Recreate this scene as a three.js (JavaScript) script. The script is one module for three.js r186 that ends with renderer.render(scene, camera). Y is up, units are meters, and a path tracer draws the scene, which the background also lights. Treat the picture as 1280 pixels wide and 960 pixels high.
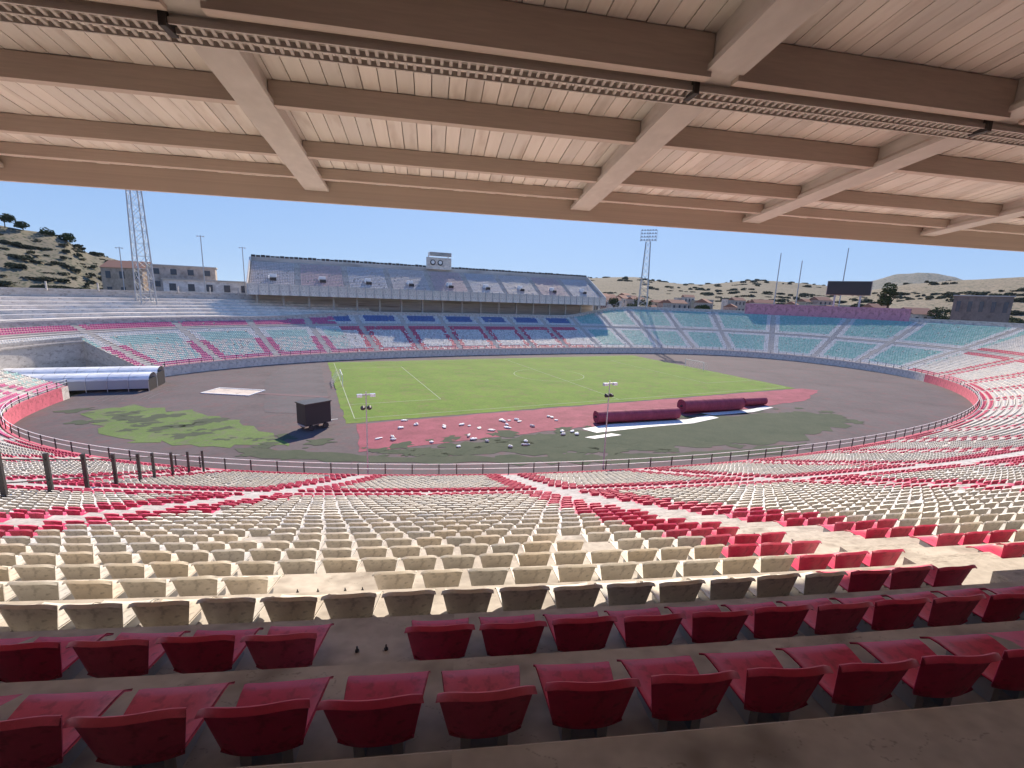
import * as THREE from 'three';
import { mergeGeometries } from 'three/addons/utils/BufferGeometryUtils.js';

// ------------------------------------------------------------------ camera, sky, sun, exposure
const scene = new THREE.Scene();
const CAM = new THREE.Vector3(-56.96, 19.68, 71.29);
const YAW = 0.4275, PITCH = 0.1912, ROLL = 0.037;
const camera = new THREE.PerspectiveCamera(2 * Math.atan(480 / 562.2) * 180 / Math.PI, 4 / 3, 0.05, 12000);
camera.position.copy(CAM);
{
  const fwd = new THREE.Vector3(Math.sin(YAW) * Math.cos(PITCH), -Math.sin(PITCH), -Math.cos(YAW) * Math.cos(PITCH));
  const right = new THREE.Vector3(Math.cos(YAW), 0, Math.sin(YAW));
  const up = new THREE.Vector3().crossVectors(right, fwd);
  const r2 = right.clone().multiplyScalar(Math.cos(ROLL)).addScaledVector(up, Math.sin(ROLL));
  const u2 = up.clone().multiplyScalar(Math.cos(ROLL)).addScaledVector(right, -Math.sin(ROLL));
  camera.quaternion.setFromRotationMatrix(new THREE.Matrix4().makeBasis(r2, u2, fwd.clone().negate()));
  camera.updateMatrixWorld(true); camera.updateProjectionMatrix();
}
const SUN_YAW = 0.52, SUN_EL = 0.655;
const sunDir = new THREE.Vector3(Math.sin(SUN_YAW) * Math.cos(SUN_EL), Math.sin(SUN_EL), -Math.cos(SUN_YAW) * Math.cos(SUN_EL));
{
  const W = 512, H = 256, d = new Float32Array(W * H * 4), v = new THREE.Vector3();
  for (let j = 0; j < H; j++) for (let i = 0; i < W; i++) {
    const el = ((j + 0.5) / H - 0.5) * Math.PI, az = ((i + 0.5) / W - 0.5) * 2 * Math.PI;
    v.set(Math.cos(el) * Math.cos(az), Math.sin(el), Math.cos(el) * Math.sin(az));
    const k = Math.pow(Math.max(0, Math.sin(el)), 0.42), c = Math.max(0, v.dot(sunDir)), g = 0.10 * Math.pow(c, 6);
    const o = (j * W + i) * 4;
    d[o] = 0.31 * (1 - k) + 0.022 * k + g; d[o + 1] = 0.43 * (1 - k) + 0.125 * k + g; d[o + 2] = 0.55 * (1 - k) + 0.43 * k + g; d[o + 3] = 1;
  }
  const t = new THREE.DataTexture(d, W, H, THREE.RGBAFormat, THREE.FloatType);
  t.mapping = THREE.EquirectangularReflectionMapping; t.magFilter = THREE.LinearFilter; t.minFilter = THREE.LinearFilter; t.needsUpdate = true;
  scene.background = t; scene.environment = t;
}
const sun = new THREE.DirectionalLight(0xfff0da, 4.3);
sun.position.copy(sunDir).multiplyScalar(300); sun.castShadow = true;
Object.assign(sun.shadow.camera, { left: -220, right: 220, top: 160, bottom: -160, near: 10, far: 800 });
sun.shadow.mapSize.set(4096, 4096); scene.add(sun); scene.add(sun.target);
const renderer = new THREE.WebGLRenderer({ antialias: true });
renderer.toneMapping = THREE.LinearToneMapping; renderer.toneMappingExposure = 1.85;
renderer.shadowMap.enabled = true;
scene.fog = new THREE.FogExp2(0xc9d8e6, 0.00003);

// ------------------------------------------------------------------ helpers
let seed = 12345;
const rnd = () => { seed = (seed * 1664525 + 1013904223) >>> 0; return seed / 4294967296; };
const rr = (a, b) => a + (b - a) * rnd();
const hash = (x, y) => { const s = Math.sin(x * 127.1 + y * 311.7) * 43758.5453; return s - Math.floor(s); };
const sm = (t) => t * t * (3 - 2 * t);
function vnoise(x, y, per) {
  const xi = Math.floor(x), yi = Math.floor(y), fx = sm(x - xi), fy = sm(y - yi);
  const m = (a) => per ? ((a % per) + per) % per : a;
  const a = hash(m(xi), m(yi)), b = hash(m(xi + 1), m(yi)), c = hash(m(xi), m(yi + 1)), e = hash(m(xi + 1), m(yi + 1));
  return (a + (b - a) * fx) + ((c + (e - c) * fx) - (a + (b - a) * fx)) * fy;
}
function fbm(x, y, oct = 4, per) { let s = 0, a = 0.5, n = 0; for (let i = 0; i < oct; i++) { s += a * vnoise(x, y, per); n += a; x *= 2; y *= 2; a *= 0.5; if (per) per *= 2; } return s / n; }
function tex(size, fn, srgb = true) {
  const d = new Uint8Array(size * size * 4);
  for (let j = 0; j < size; j++) for (let i = 0; i < size; i++) {
    const c = fn(i / size, j / size), o = (j * size + i) * 4;
    for (let k = 0; k < 3; k++) { const l = Math.min(1, Math.max(0, c[k])); d[o + k] = Math.round(255 * (srgb ? (l <= 0.0031308 ? 12.92 * l : 1.055 * Math.pow(l, 1 / 2.4) - 0.055) : l)); }
    d[o + 3] = 255;
  }
  const t = new THREE.DataTexture(d, size, size, THREE.RGBAFormat);
  t.wrapS = t.wrapT = THREE.RepeatWrapping; t.magFilter = THREE.LinearFilter; t.minFilter = THREE.LinearMipmapLinearFilter; t.generateMipmaps = true;
  if (srgb) t.colorSpace = THREE.SRGBColorSpace; t.needsUpdate = true; return t;
}
const mixc = (a, b, t) => a.map((v, i) => v + (b[i] - v) * t);
function std(o) { return new THREE.MeshStandardMaterial({ side: THREE.DoubleSide, ...o }); }
const lin = (r, g, b) => new THREE.Color().setRGB(r, g, b);
const names = new Map();
function numbered(n) { const k = names.get(n) || 0; names.set(n, k + 1); return k ? n + '_' + String(k).padStart(3, '0') : n; }
function sh(o) { o.castShadow = true; o.receiveShadow = true; return o; }
function mesh(name, g, m, parent) { const o = sh(new THREE.Mesh(g, m)); o.name = parent ? name : numbered(name); (parent || scene).add(o); return o; }
function thing(name, label, category, group) { const g = new THREE.Group(); g.name = numbered(name); g.userData = { label, category }; if (group) g.userData.group = group; scene.add(g); return g; }
function tag(o, label, category, group) { o.userData.label = label; o.userData.category = category; if (group) o.userData.group = group; return o; }
function struct(o) { o.userData.kind = 'structure'; return o; }
const V = (x, y, z) => new THREE.Vector3(x, y, z);
function box(w, h, d, x = 0, y = 0, z = 0, ry = 0) { const g = new THREE.BoxGeometry(w, h, d); if (ry) g.rotateY(ry); g.translate(x, y, z); return g; }
function bar(a, b, r, seg = 6, r2 = r) { const d = b.clone().sub(a), L = d.length(), g = new THREE.CylinderGeometry(r2, r, L, seg); g.translate(0, L / 2, 0); g.applyQuaternion(new THREE.Quaternion().setFromUnitVectors(V(0, 1, 0), d.normalize())); g.translate(a.x, a.y, a.z); return g; }
function beam(a, b, w, h) { const d = b.clone().sub(a), L = d.length(), g = new THREE.BoxGeometry(w, h, L); const m = new THREE.Matrix4().lookAt(b, a, V(0, 1, 0)); g.applyMatrix4(m); const c = a.clone().add(b).multiplyScalar(0.5); g.translate(c.x, c.y, c.z); return g; }
function geo(pos, idx, uv) { const g = new THREE.BufferGeometry(); g.setAttribute('position', new THREE.Float32BufferAttribute(pos, 3)); if (uv) g.setAttribute('uv', new THREE.Float32BufferAttribute(uv, 2)); g.setIndex(idx); g.computeVertexNormals(); return g; }
// faceted strips: each quad owns its vertices, so edges stay crisp
class Quads { constructor() { this.p = []; this.i = []; this.t = []; }
  quad(a, b, c, d, uv) { const n = this.p.length / 3; for (const v of [a, b, c, d]) this.p.push(v.x, v.y, v.z); this.i.push(n, n + 1, n + 2, n, n + 2, n + 3); const q = uv || [0, 0, 1, 0, 1, 1, 0, 1]; this.t.push(...q); }
  geo() { return geo(this.p, this.i, this.t); } }

// ------------------------------------------------------------------ materials
const noiseA = (u, v, f, o = 5) => fbm(u * f, v * f, o, f);
const T = {
  concrete: tex(512, (u, v) => { const a = noiseA(u, v, 6), b = noiseA(u + 0.37, v, 48, 3), st = noiseA(u, v + 0.2, 12, 3); const cr = Math.abs(noiseA(u + 0.11, v + 0.7, 7, 5) - 0.5); let c = mixc([0.36, 0.325, 0.29], [0.66, 0.61, 0.55], a * 0.75 + b * 0.6 - 0.18); if (st > 0.56) c = mixc(c, [0.2, 0.17, 0.145], (st - 0.56) * 2.2); if (cr < 0.0016) c = mixc(c, [0.16, 0.14, 0.12], 0.5); return c; }),
  track: tex(512, (u, v) => { const a = noiseA(u, v, 5), b = noiseA(u, v, 64, 3), s = noiseA(u * 1, v, 20, 3); let c = mixc([0.062, 0.047, 0.049], [0.118, 0.092, 0.094], a * 0.75 + b * 0.5 - 0.12); return mixc(c, [0.13, 0.055, 0.058], Math.max(0, s - 0.54) * 1.8); }),
  grass: tex(512, (u, v) => { const a = noiseA(u, v, 6), b = noiseA(u, v, 80, 3), c = noiseA(u + 0.5, v, 16, 4); let k = mixc([0.068, 0.125, 0.011], [0.155, 0.235, 0.028], a * 0.65 + b * 0.6 - 0.12); return mixc(k, [0.15, 0.125, 0.05], Math.max(0, c - 0.52) * 1.8); }),
  verge: tex(512, (u, v) => { const a = noiseA(u, v, 6), b = noiseA(u, v, 70, 3); return mixc([0.028, 0.045, 0.022], [0.075, 0.082, 0.048], a * 0.7 + b * 0.5 - 0.1); }),
  red: tex(512, (u, v) => { const a = noiseA(u, v, 7), b = noiseA(u, v, 60, 3); return mixc([0.14, 0.020, 0.036], [0.31, 0.066, 0.10], a * 0.8 + b * 0.5 - 0.15); }),
  scrub: tex(512, (u, v) => { const a = noiseA(u, v, 8), b = noiseA(u, v, 40, 4); let c = mixc([0.19, 0.155, 0.11], [0.10, 0.095, 0.058], a * 0.6 + b * 0.4); return b > 0.5 ? mixc(c, [0.05, 0.055, 0.03], (b - 0.5) * 5) : c; }),
  board: tex(512, (u, v) => { const a = noiseA(u, v * 0.25, 40, 3), b = noiseA(u, v, 6), c = noiseA(u + 0.3, v, 14, 3); let k = mixc([0.72, 0.655, 0.60], [0.84, 0.785, 0.73], a * 0.5 + b * 0.6 - 0.05); return c > 0.57 ? mixc(k, [0.46, 0.37, 0.31], (c - 0.57) * 1.7) : k; }),
  steel: tex(256, (u, v) => { const a = noiseA(u, v, 6), b = noiseA(u, v, 24, 3); return mixc([0.50, 0.45, 0.41], [0.68, 0.62, 0.57], a * 0.7 + b * 0.4 - 0.05); }),
  plastic: tex(256, (u, v) => { const a = noiseA(u, v, 4), b = noiseA(u, v, 24, 3), s = noiseA(u + 0.4, v, 10, 3); const sc = Math.abs(noiseA(u * 1, v + 0.6, 9, 4) - 0.5); let k = 0.80 + 0.28 * a - 0.1 * b; if (s > 0.58) k -= (s - 0.58) * 1.3; if (sc < 0.008) k += 0.1; return [k, k * 0.98, k * 0.955]; }),
  bump: tex(256, (u, v) => { const a = noiseA(u, v, 24, 4); return [a, a, a]; }, false),
};
const rep = (t, a, b = a) => { const c = t.clone(); c.repeat.set(a, b); c.needsUpdate = true; return c; };
const M = {
  concrete: std({ map: T.concrete, roughness: 0.92, bumpMap: T.bump, bumpScale: 0.004 }),
  plaster: std({ map: T.concrete, color: lin(1.36, 1.33, 1.29), roughness: 0.9 }),
  redwall: std({ map: T.concrete, color: lin(1.15, 0.28, 0.42), roughness: 0.85 }),
  pinkwall: std({ map: T.concrete, color: lin(1.1, 0.52, 0.7), roughness: 0.85 }),
  track: std({ map: T.track, roughness: 0.95 }), grass: std({ map: T.grass, roughness: 1 }), verge: std({ map: T.verge, roughness: 1 }), redTrack: std({ map: T.red, roughness: 0.9 }),
  scrub: std({ map: T.scrub, roughness: 1 }), board: std({ map: T.board, roughness: 0.8 }),
  steel: std({ map: T.steel, roughness: 0.75 }), purlin: std({ map: T.steel, color: lin(0.95, 0.86, 0.8), roughness: 0.7 }),
  dark: std({ color: lin(0.035, 0.03, 0.03), roughness: 0.6 }), galv: std({ color: lin(0.42, 0.43, 0.45), roughness: 0.5, metalness: 0.5 }),
  white: std({ color: lin(0.78, 0.77, 0.75), roughness: 0.6 }), glass: std({ color: lin(0.05, 0.06, 0.08), roughness: 0.15 }),
  tile: std({ color: lin(0.3, 0.14, 0.09), roughness: 0.9 }), lamp: std({ color: lin(0.6, 0.62, 0.65), roughness: 0.25, metalness: 0.3 }),
};

// ------------------------------------------------------------------ the oval of the bowl
const OA = 103, BN = 55, BF = 53, CX = 8.34, CZ = -17.08, NF = 2.6;
const NS = 1200; const PX = [], PZ = [], NX = [], NZ = [], U = [], PHI = [];
let ULEN = 0;
{
  const raw = [], K = 24000;
  const tc = Math.atan2(1, -Math.tan(17.5 * Math.PI / 180) * OA / BN);
  for (let i = 0; i <= K; i++) {
    const t = tc - 2 * Math.PI * i / K, c = Math.cos(t), s = Math.sin(t);
    if (s >= 0) raw.push([CX + OA * c, CZ + BN * s]);
    else raw.push([CX + OA * Math.sign(c) * Math.pow(Math.abs(c), 2 / NF), CZ - BF * Math.pow(Math.abs(s), 2 / NF)]);
  }
  const L = [0]; for (let i = 1; i <= K; i++) L.push(L[i - 1] + Math.hypot(raw[i][0] - raw[i - 1][0], raw[i][1] - raw[i - 1][1]));
  ULEN = L[K]; let j = 0;
  for (let i = 0; i < NS; i++) { const u = ULEN * i / NS; while (L[j + 1] < u) j++; const f = (u - L[j]) / Math.max(1e-9, L[j + 1] - L[j]); PX.push(raw[j][0] + (raw[j + 1][0] - raw[j][0]) * f); PZ.push(raw[j][1] + (raw[j + 1][1] - raw[j][1]) * f); U.push(u); }
  for (let i = 0; i < NS; i++) { const a = (i + NS - 5) % NS, b = (i + 5) % NS; const dx = PX[b] - PX[a], dz = PZ[b] - PZ[a], l = Math.hypot(dx, dz); NX.push(-(-dz) / l * -1); NZ.push(-dx / l * -1);
    // outward: away from the centre
    if (NX[i] * (PX[i] - CX) + NZ[i] * (PZ[i] - CZ) < 0) { NX[i] *= -1; NZ[i] *= -1; }
    PHI.push(Math.atan2(PZ[i] - CZ, PX[i] - CX) * 180 / Math.PI); }
}
const at = (i, s, y) => { i = ((i % NS) + NS) % NS; return V(PX[i] + NX[i] * s, y, PZ[i] + NZ[i] * s); };
const H = (s) => 1.7 + 0.33 * s + 0.0013 * s * s;
function lerpKeys(keys, x) { for (let k = 1; k < keys.length; k++) if (x <= keys[k][0]) { const [a, va] = keys[k - 1], [b, vb] = keys[k]; return va + (vb - va) * sm((x - a) / (b - a)); } return keys[keys.length - 1][1]; }
const SMAX = [[-180, 23], [-150, 23], [-130, 27], [-60, 27], [-35, 38], [5, 38], [30, 44], [45, 50], [150, 50], [163, 30], [172, 23], [180, 23]];
const smax = PHI.map((p) => lerpKeys(SMAX, p));
const TREAD = 0.9, S0 = 41.2, ROWS = 45; const rowS = (m) => S0 - TREAD * m;
// the mouth of the players' tunnel, cut out of the left end
const GAP = []; for (let i = 0; i < NS; i++) GAP.push(PX[i] < 0 && PZ[i] > -43.5 && PZ[i] < -27.5);
const inGap = (i, s) => GAP[((i % NS) + NS) % NS] && s < 15.5;
const CROSS = (s) => s > 17.9 && s < 20.1;

// ------------------------------------------------------------------ ground
{
  const g = new THREE.PlaneGeometry(16000, 16000); g.rotateX(-Math.PI / 2); g.translate(0, -0.35, -2000);
  const uv = g.attributes.uv; for (let i = 0; i < uv.count; i++) uv.setXY(i, uv.getX(i) * 400, uv.getY(i) * 400);
  struct(mesh('ground', g, M.scrub));
  const p = [CX, -0.02, CZ], id = [], t = [CX / 22, CZ / 22];
  for (let i = 0; i < NS; i += 4) { const a = at(i, 1, -0.02); p.push(a.x, a.y, a.z); t.push(a.x / 22, a.z / 22); }
  const n = NS / 4; for (let i = 0; i < n; i++) id.push(0, 1 + i, 1 + (i + 1) % n);
  struct(mesh('running_track', geo(p, id, t), M.track));
}
function sheet(name, pts, y, m, ts, jag = 0) {
  const P = []; for (let k = 0; k < pts.length; k++) { const a = pts[k], b = pts[(k + 1) % pts.length], L = Math.hypot(b[0] - a[0], b[1] - a[1]), n = jag ? Math.max(1, Math.ceil(L / 2)) : 1; for (let q = 0; q < n; q++) { const f = q / n; P.push(new THREE.Vector2(a[0] + (b[0] - a[0]) * f + (q ? rr(-jag, jag) : 0), -(a[1] + (b[1] - a[1]) * f + (q ? rr(-jag, jag) : 0)))); } }
  const g = new THREE.ShapeGeometry(new THREE.Shape(P)); g.rotateX(-Math.PI / 2); g.translate(0, y, 0);
  const pa = g.attributes.position, uv = g.attributes.uv; for (let i = 0; i < uv.count; i++) uv.setXY(i, pa.getX(i) / ts, pa.getZ(i) / ts);
  return struct(mesh(name, g, m));
}
sheet('grass_pitch', [[-52.5, -62], [52.5, -62], [52.5, 0.5], [-52.5, 1.5]], 0.004, M.grass, 17, 0.25);
sheet('red_track', [[-51, 2.2], [54, 1.2], [56, 4], [40, 11], [20, 12.8], [-52, 15]], 0.004, M.redTrack, 13, 0.3);
sheet('grass_verge', [[-50, 16], [10, 15], [30, 18], [31, 26], [8, 30], [-20, 25], [-42, 19]], 0.006, M.verge, 14, 1.1);
sheet('grass_verge', [[-66, 9], [-50, 17], [-30, 24], [-10, 28.5], [10, 31], [2, 33], [-20, 30], [-45, 21.5], [-64, 12.5]], 0.010, std({ map: T.verge, color: lin(1.05, 1.0, 1.05), roughness: 1 }), 9, 0.8);
sheet('grass_verge', [[-88, -17], [-84, -20], [-70, -8], [-64, 2], [-60, 10], [-70, 7], [-80, 0], [-87, -10]], 0.006, std({ map: T.grass, color: lin(0.85, 0.8, 1.9), roughness: 1 }), 12, 1.3);
{ // ragged tufts where the turf breaks up at its edges
  const q = []; for (const [x0, z0, x1, z1, n] of [[-88, -17, -60, 10, 60], [-50, 15, 30, 17, 60], [-60, 14, 8, 31, 50], [31, 18, 31, 27, 14]]) for (let k = 0; k < n; k++) { const f = rnd(), x = x0 + (x1 - x0) * f + rr(-4, 4), z = z0 + (z1 - z0) * f + rr(-3, 3), R = rr(0.25, 1.5), P = []; if (z > 2 && x < -50 && z < 4) continue; for (let a = 0; a < 14; a++) { const t = a / 14 * 6.283, r = R * (0.45 + 0.9 * hash(k * 17 + a, x)); P.push(new THREE.Vector2(r * 1.5 * Math.cos(t), r * Math.sin(t))); } const g = new THREE.ShapeGeometry(new THREE.Shape(P)); g.rotateX(-Math.PI / 2); g.translate(x, 0.014 + 0.0006 * (q.length % 5), z); const pa = g.attributes.position, uv = g.attributes.uv; for (let i = 0; i < uv.count; i++) uv.setXY(i, pa.getX(i) / 8, pa.getZ(i) / 8); q.push(g); }
  struct(mesh('turf_tufts', mergeGeometries(q), M.verge)); }
sheet('paved_area', [[-66, -38], [-64, -56], [-54.5, -60], [-54, -4], [-64, -9]], 0.004, std({ map: T.track, color: lin(0.95, 1.05, 1.08), roughness: 0.95 }), 11, 0.2);
{ // lane lines of the old track, worn thin
  const q = new Quads(); for (let l = 0; l < 7; l++) for (let i = 0; i < NS; i += 1) { if (hash(i >> 2, l) < 0.22) continue; const s = -11.5 + l * 1.22; const P = at(i, s, 0); if (P.z > -1 || (P.x < -52 && P.z > -24)) continue; q.quad(at(i, s, 0.008), at(i + 1, s, 0.008), at(i + 1, s + 0.07, 0.008), at(i, s + 0.07, 0.008)); }
  struct(mesh('lane_lines', q.geo(), std({ color: lin(0.2, 0.185, 0.185), roughness: 1 })));
}
{ // pitch and lane lines
  const q = new Quads(); const line = (x0, z0, x1, z1, w = 0.12, y = 0.014) => { const dx = x1 - x0, dz = z1 - z0, l = Math.hypot(dx, dz), ox = -dz / l * w / 2, oz = dx / l * w / 2; q.quad(V(x0 + ox, y, z0 + oz), V(x1 + ox, y, z1 + oz), V(x1 - ox, y, z1 - oz), V(x0 - ox, y, z0 - oz)); };
  for (const [a, b, c, d] of [[-51, -60.5, 51, -60.5], [-51, -1, 51, -1], [-51, -60.5, -51, -1], [51, -60.5, 51, -1], [0, -60.5, 0, -1]]) line(a, b, c, d);
  for (const s of [-1, 1]) { line(s * 51, -50.9, s * 34.5, -50.9); line(s * 51, -10.6, s * 34.5, -10.6); line(s * 34.5, -50.9, s * 34.5, -10.6); }
  for (let k = 0; k < 40; k++) { const a = k / 40 * 2 * Math.PI, b = (k + 1) / 40 * 2 * Math.PI; line(9.15 * Math.cos(a), -30.7 + 9.15 * Math.sin(a), 9.15 * Math.cos(b), -30.7 + 9.15 * Math.sin(b)); }
  struct(mesh('pitch_markings', q.geo(), std({ color: lin(0.34, 0.37, 0.26), roughness: 1 })));
}

// ------------------------------------------------------------------ hills beyond the stadium
function hill(name, crest, m, near, far, base, ts, rough = 3, steps = 26) {
  // crest: world points along the ridge; the slopes fall towards and away from the stadium
  const cols = 90, P = [], I = [], t = [], c3 = new THREE.CatmullRomCurve3(crest.map((c) => V(...c)));
  for (let a = 0; a <= cols; a++) {
    const c = c3.getPoint(a / cols), R = Math.hypot(c.x - CAM.x, c.z - CAM.z), dx = (c.x - CAM.x) / R, dz = (c.z - CAM.z) / R;
    for (let b = 0; b <= steps; b++) {
      const f = b / steps * 2 - 1, d = f < 0 ? f * near : f * far, k = f < 0 ? Math.pow(1 + f, 1.15) : 1 - f * f;
      const x = c.x + dx * d, z = c.z + dz * d, n = (fbm(x / near * 6 + 50, z / near * 6 + 50, 5) - 0.5) * rough * (0.4 + 0.6 * k);
      P.push(x, base + (c.y - base) * k + n, z); t.push(x / ts, z / ts);
    }
  }
  for (let a = 0; a < cols; a++) for (let b = 0; b < steps; b++) { const n = a * (steps + 1) + b; I.push(n, n + 1, n + steps + 2, n, n + steps + 2, n + steps + 1); }
  return struct(mesh(name, geo(P, I, t), m));
}
const hillL = hill('hill', [[-330, 47, -150], [-260, 47, -190], [-200.8, 45.5, -225.7], [-187.9, 44.3, -231.6], [-178.4, 42.3, -235.5], [-169.5, 40.4, -238.9], [-160.4, 34.2, -242.1], [-145.5, 29.7, -246.6], [-127.4, 21.1, -251.1], [-90, 12, -262], [-50, 6, -270]], M.scrub, 130, 140, -2, 42, 5);
const hillM = hill('hill', [[-250, 20, -1330], [0, 40, -1260], [304, 55, -1177], [472, 62, -1116], [573, 70, -1066], [667, 80, -1008], [753, 85, -945], [817, 75, -890], [888, 71, -821], [960, 83, -738], [1012, 80, -669], [1056, 70, -601], [1093, 58, -535], [1140, 45, -400]], std({ map: T.scrub, color: lin(1.0, 0.93, 0.9), roughness: 1 }), 900, 500, -1, 75, 14);
const hillR = hill('hill', [[600, 20, -420], [629, 35, -340], [650, 47, -303], [665, 54, -274], [680, 58.6, -239], [693, 61.5, -206], [704, 65, -176], [714, 66, -143], [725, 66, -60], [730, 60, 40]], std({ map: T.scrub, color: lin(1.25, 1.15, 1.12), roughness: 1 }), 460, 300, -1, 70, 9);
hill('mountain', [[5000, 150, -3300], [5148, 256, -2912], [5268, 348, -2692], [5374, 394, -2478], [5469, 378, -2266], [5534, 312, -2106], [5624, 243, -1858], [5700, 150, -1400]], M.scrub, 1500, 900, -1, 500, 60);

// ------------------------------------------------------------------ seating bowl
const terrace = thing('seating_terrace', 'stepped concrete terrace ringing the whole oval field', 'stand');
for (let m = -1; m < ROWS; m++) {
  const s = rowS(m), q = new Quads(), s0 = s - 0.62, s1 = m < 0 ? 50.2 : s + 0.28, h = H(s), hl = m === ROWS - 1 ? 0 : H(rowS(m + 1));
  for (let i = 0; i < NS; i++) {
    const j = (i + 1) % NS;
    if (s1 > smax[i] + 0.5 || s1 > smax[j] + 0.5 || inGap(i, s)) continue;
    const u0 = U[i] / 3, u1 = (U[i] + ULEN / NS) / 3, lift = m < 0 ? 0 : 0;
    q.quad(at(i, s0 + 0.03, h + lift), at(j, s0 + 0.03, h + lift), at(j, s1, h + lift), at(i, s1, h + lift), [u0, s / 2.7, u1, s / 2.7, u1, (s + s1 - s0) / 2.7, u0, (s + s1 - s0) / 2.7]);
    q.quad(at(i, s0, h - 0.03), at(j, s0, h - 0.03), at(j, s0 + 0.03, h), at(i, s0 + 0.03, h), [u0, 0, u1, 0, u1, 0.02, u0, 0.02]);
    q.quad(at(i, s0, hl), at(j, s0, hl), at(j, s0, h - 0.03), at(i, s0, h - 0.03), [u0, s / 3, u1, s / 3, u1, s / 3 + 0.15, u0, s / 3 + 0.15]);
  }
  if (q.p.length) mesh('step', q.geo(), M.concrete, terrace);
}
{ // low wall round the field, rim wall behind the last row, tunnel mouth walls
  const q = new Quads(), qp = new Quads(), r = new Quads(), pk = new Quads();
  for (let i = 0; i < NS; i++) {
    const j = (i + 1) % NS, u0 = U[i] / 4, u1 = (U[i] + ULEN / NS) / 4;
    if (!GAP[i]) { const far = PHI[i] < 12 && PHI[i] > -175; (far ? qp : q).quad(at(i, 0.55, -0.1), at(j, 0.55, -0.1), at(j, 0.55, 2.15), at(i, 0.55, 2.15), [u0, 0, u1, 0, u1, 0.5, u0, 0.5]); (PHI[i] < -55 || !far ? q : qp).quad(at(i, 0.55, 2.15), at(j, 0.55, 2.15), at(j, 0.8, 2.15), at(i, 0.8, 2.15)); q.quad(at(i, 0.8, 2.15), at(j, 0.8, 2.15), at(j, 0.8, 1), at(i, 0.8, 1)); }
    const a = smax[i], b = smax[j]; if (a > 48.5) continue;
    const p = PHI[i], pink = p > -19 && p < -2.5, top = pink ? 4.6 : 1.25, w = pink ? pk : r, ta = H(a) + top, tb = H(b) + top;
    w.quad(at(i, a, H(a) - 1.2), at(j, b, H(b) - 1.2), at(j, b, tb), at(i, a, ta), [u0, 0, u1, 0, u1, 0.5, u0, 0.5]);
    w.quad(at(i, a, ta), at(j, b, tb), at(j, b + 0.3, tb), at(i, a + 0.3, ta)); w.quad(at(i, a + 0.3, ta), at(j, b + 0.3, tb), at(j, b + 0.3, -0.4), at(i, a + 0.3, -0.4), [u0, 4, u1, 4, u1, 0, u0, 0]);
  }
  mesh('front_wall', q.geo(), M.redwall, terrace); mesh('front_wall', qp.geo(), M.plaster, terrace); mesh('rim_wall', r.geo(), M.concrete, terrace); mesh('rim_wall', pk.geo(), M.pinkwall, terrace);
  const idx = []; for (let i = 0; i < NS; i++) if (GAP[i]) idx.push(i);
  const e = [idx[0], idx[idx.length - 1] + 1], w = new Quads();
  for (const i of e) for (let k = 0; k < 17; k++) { const s = 0.55 + k * 0.9; w.quad(at(i, s, -0.3), at(i, s + 0.9, -0.3), at(i, s + 0.9, H(s + 0.9) + 0.25), at(i, s, H(s) + 0.25), [s / 4, 0, (s + 0.9) / 4, 0, (s + 0.9) / 4, 2, s / 4, 2]); }
  for (const i of idx) w.quad(at(i, 15.6, -0.3), at(i + 1, 15.6, -0.3), at(i + 1, 15.6, H(15.6) + 0.9), at(i, 15.6, H(15.6) + 0.9), [U[i] / 4, 0, U[i] / 4 + 0.1, 0, U[i] / 4 + 0.1, 2, U[i] / 4, 2]);
  mesh('tunnel_wall', w.geo(), M.concrete, terrace);
}
// radial aisles
const AISLES = []; for (let k = -40; k < 60; k++) { const u = 5 + 13.6 * k; if (u > -ULEN / 2 && u < ULEN / 2) AISLES.push(((u % ULEN) + ULEN) % ULEN); }
const scaleAt = (i, s) => { const a = at(i, s, 0), b = at(i + 1, s, 0); return a.distanceTo(b) / (ULEN / NS); };
for (const ua of AISLES) {
  const i = Math.round(ua / ULEN * NS) % NS, parts = [], ang = Math.atan2(NX[i], NZ[i]);
  for (let m = 0; m < ROWS - 1; m++) {
    const s = rowS(m), h = H(rowS(m + 1)), rise = H(s) - h; if (s + 0.28 > smax[i] || inGap(i, s)) continue;
    const c = at(i, s - 0.62 - 0.2, h + rise / 4); parts.push(box(1.35, rise / 2, 0.4, c.x, c.y, c.z, ang));
  }
  if (parts.length) mesh('aisle_stairs', mergeGeometries(parts), M.concrete, terrace);
}

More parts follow.
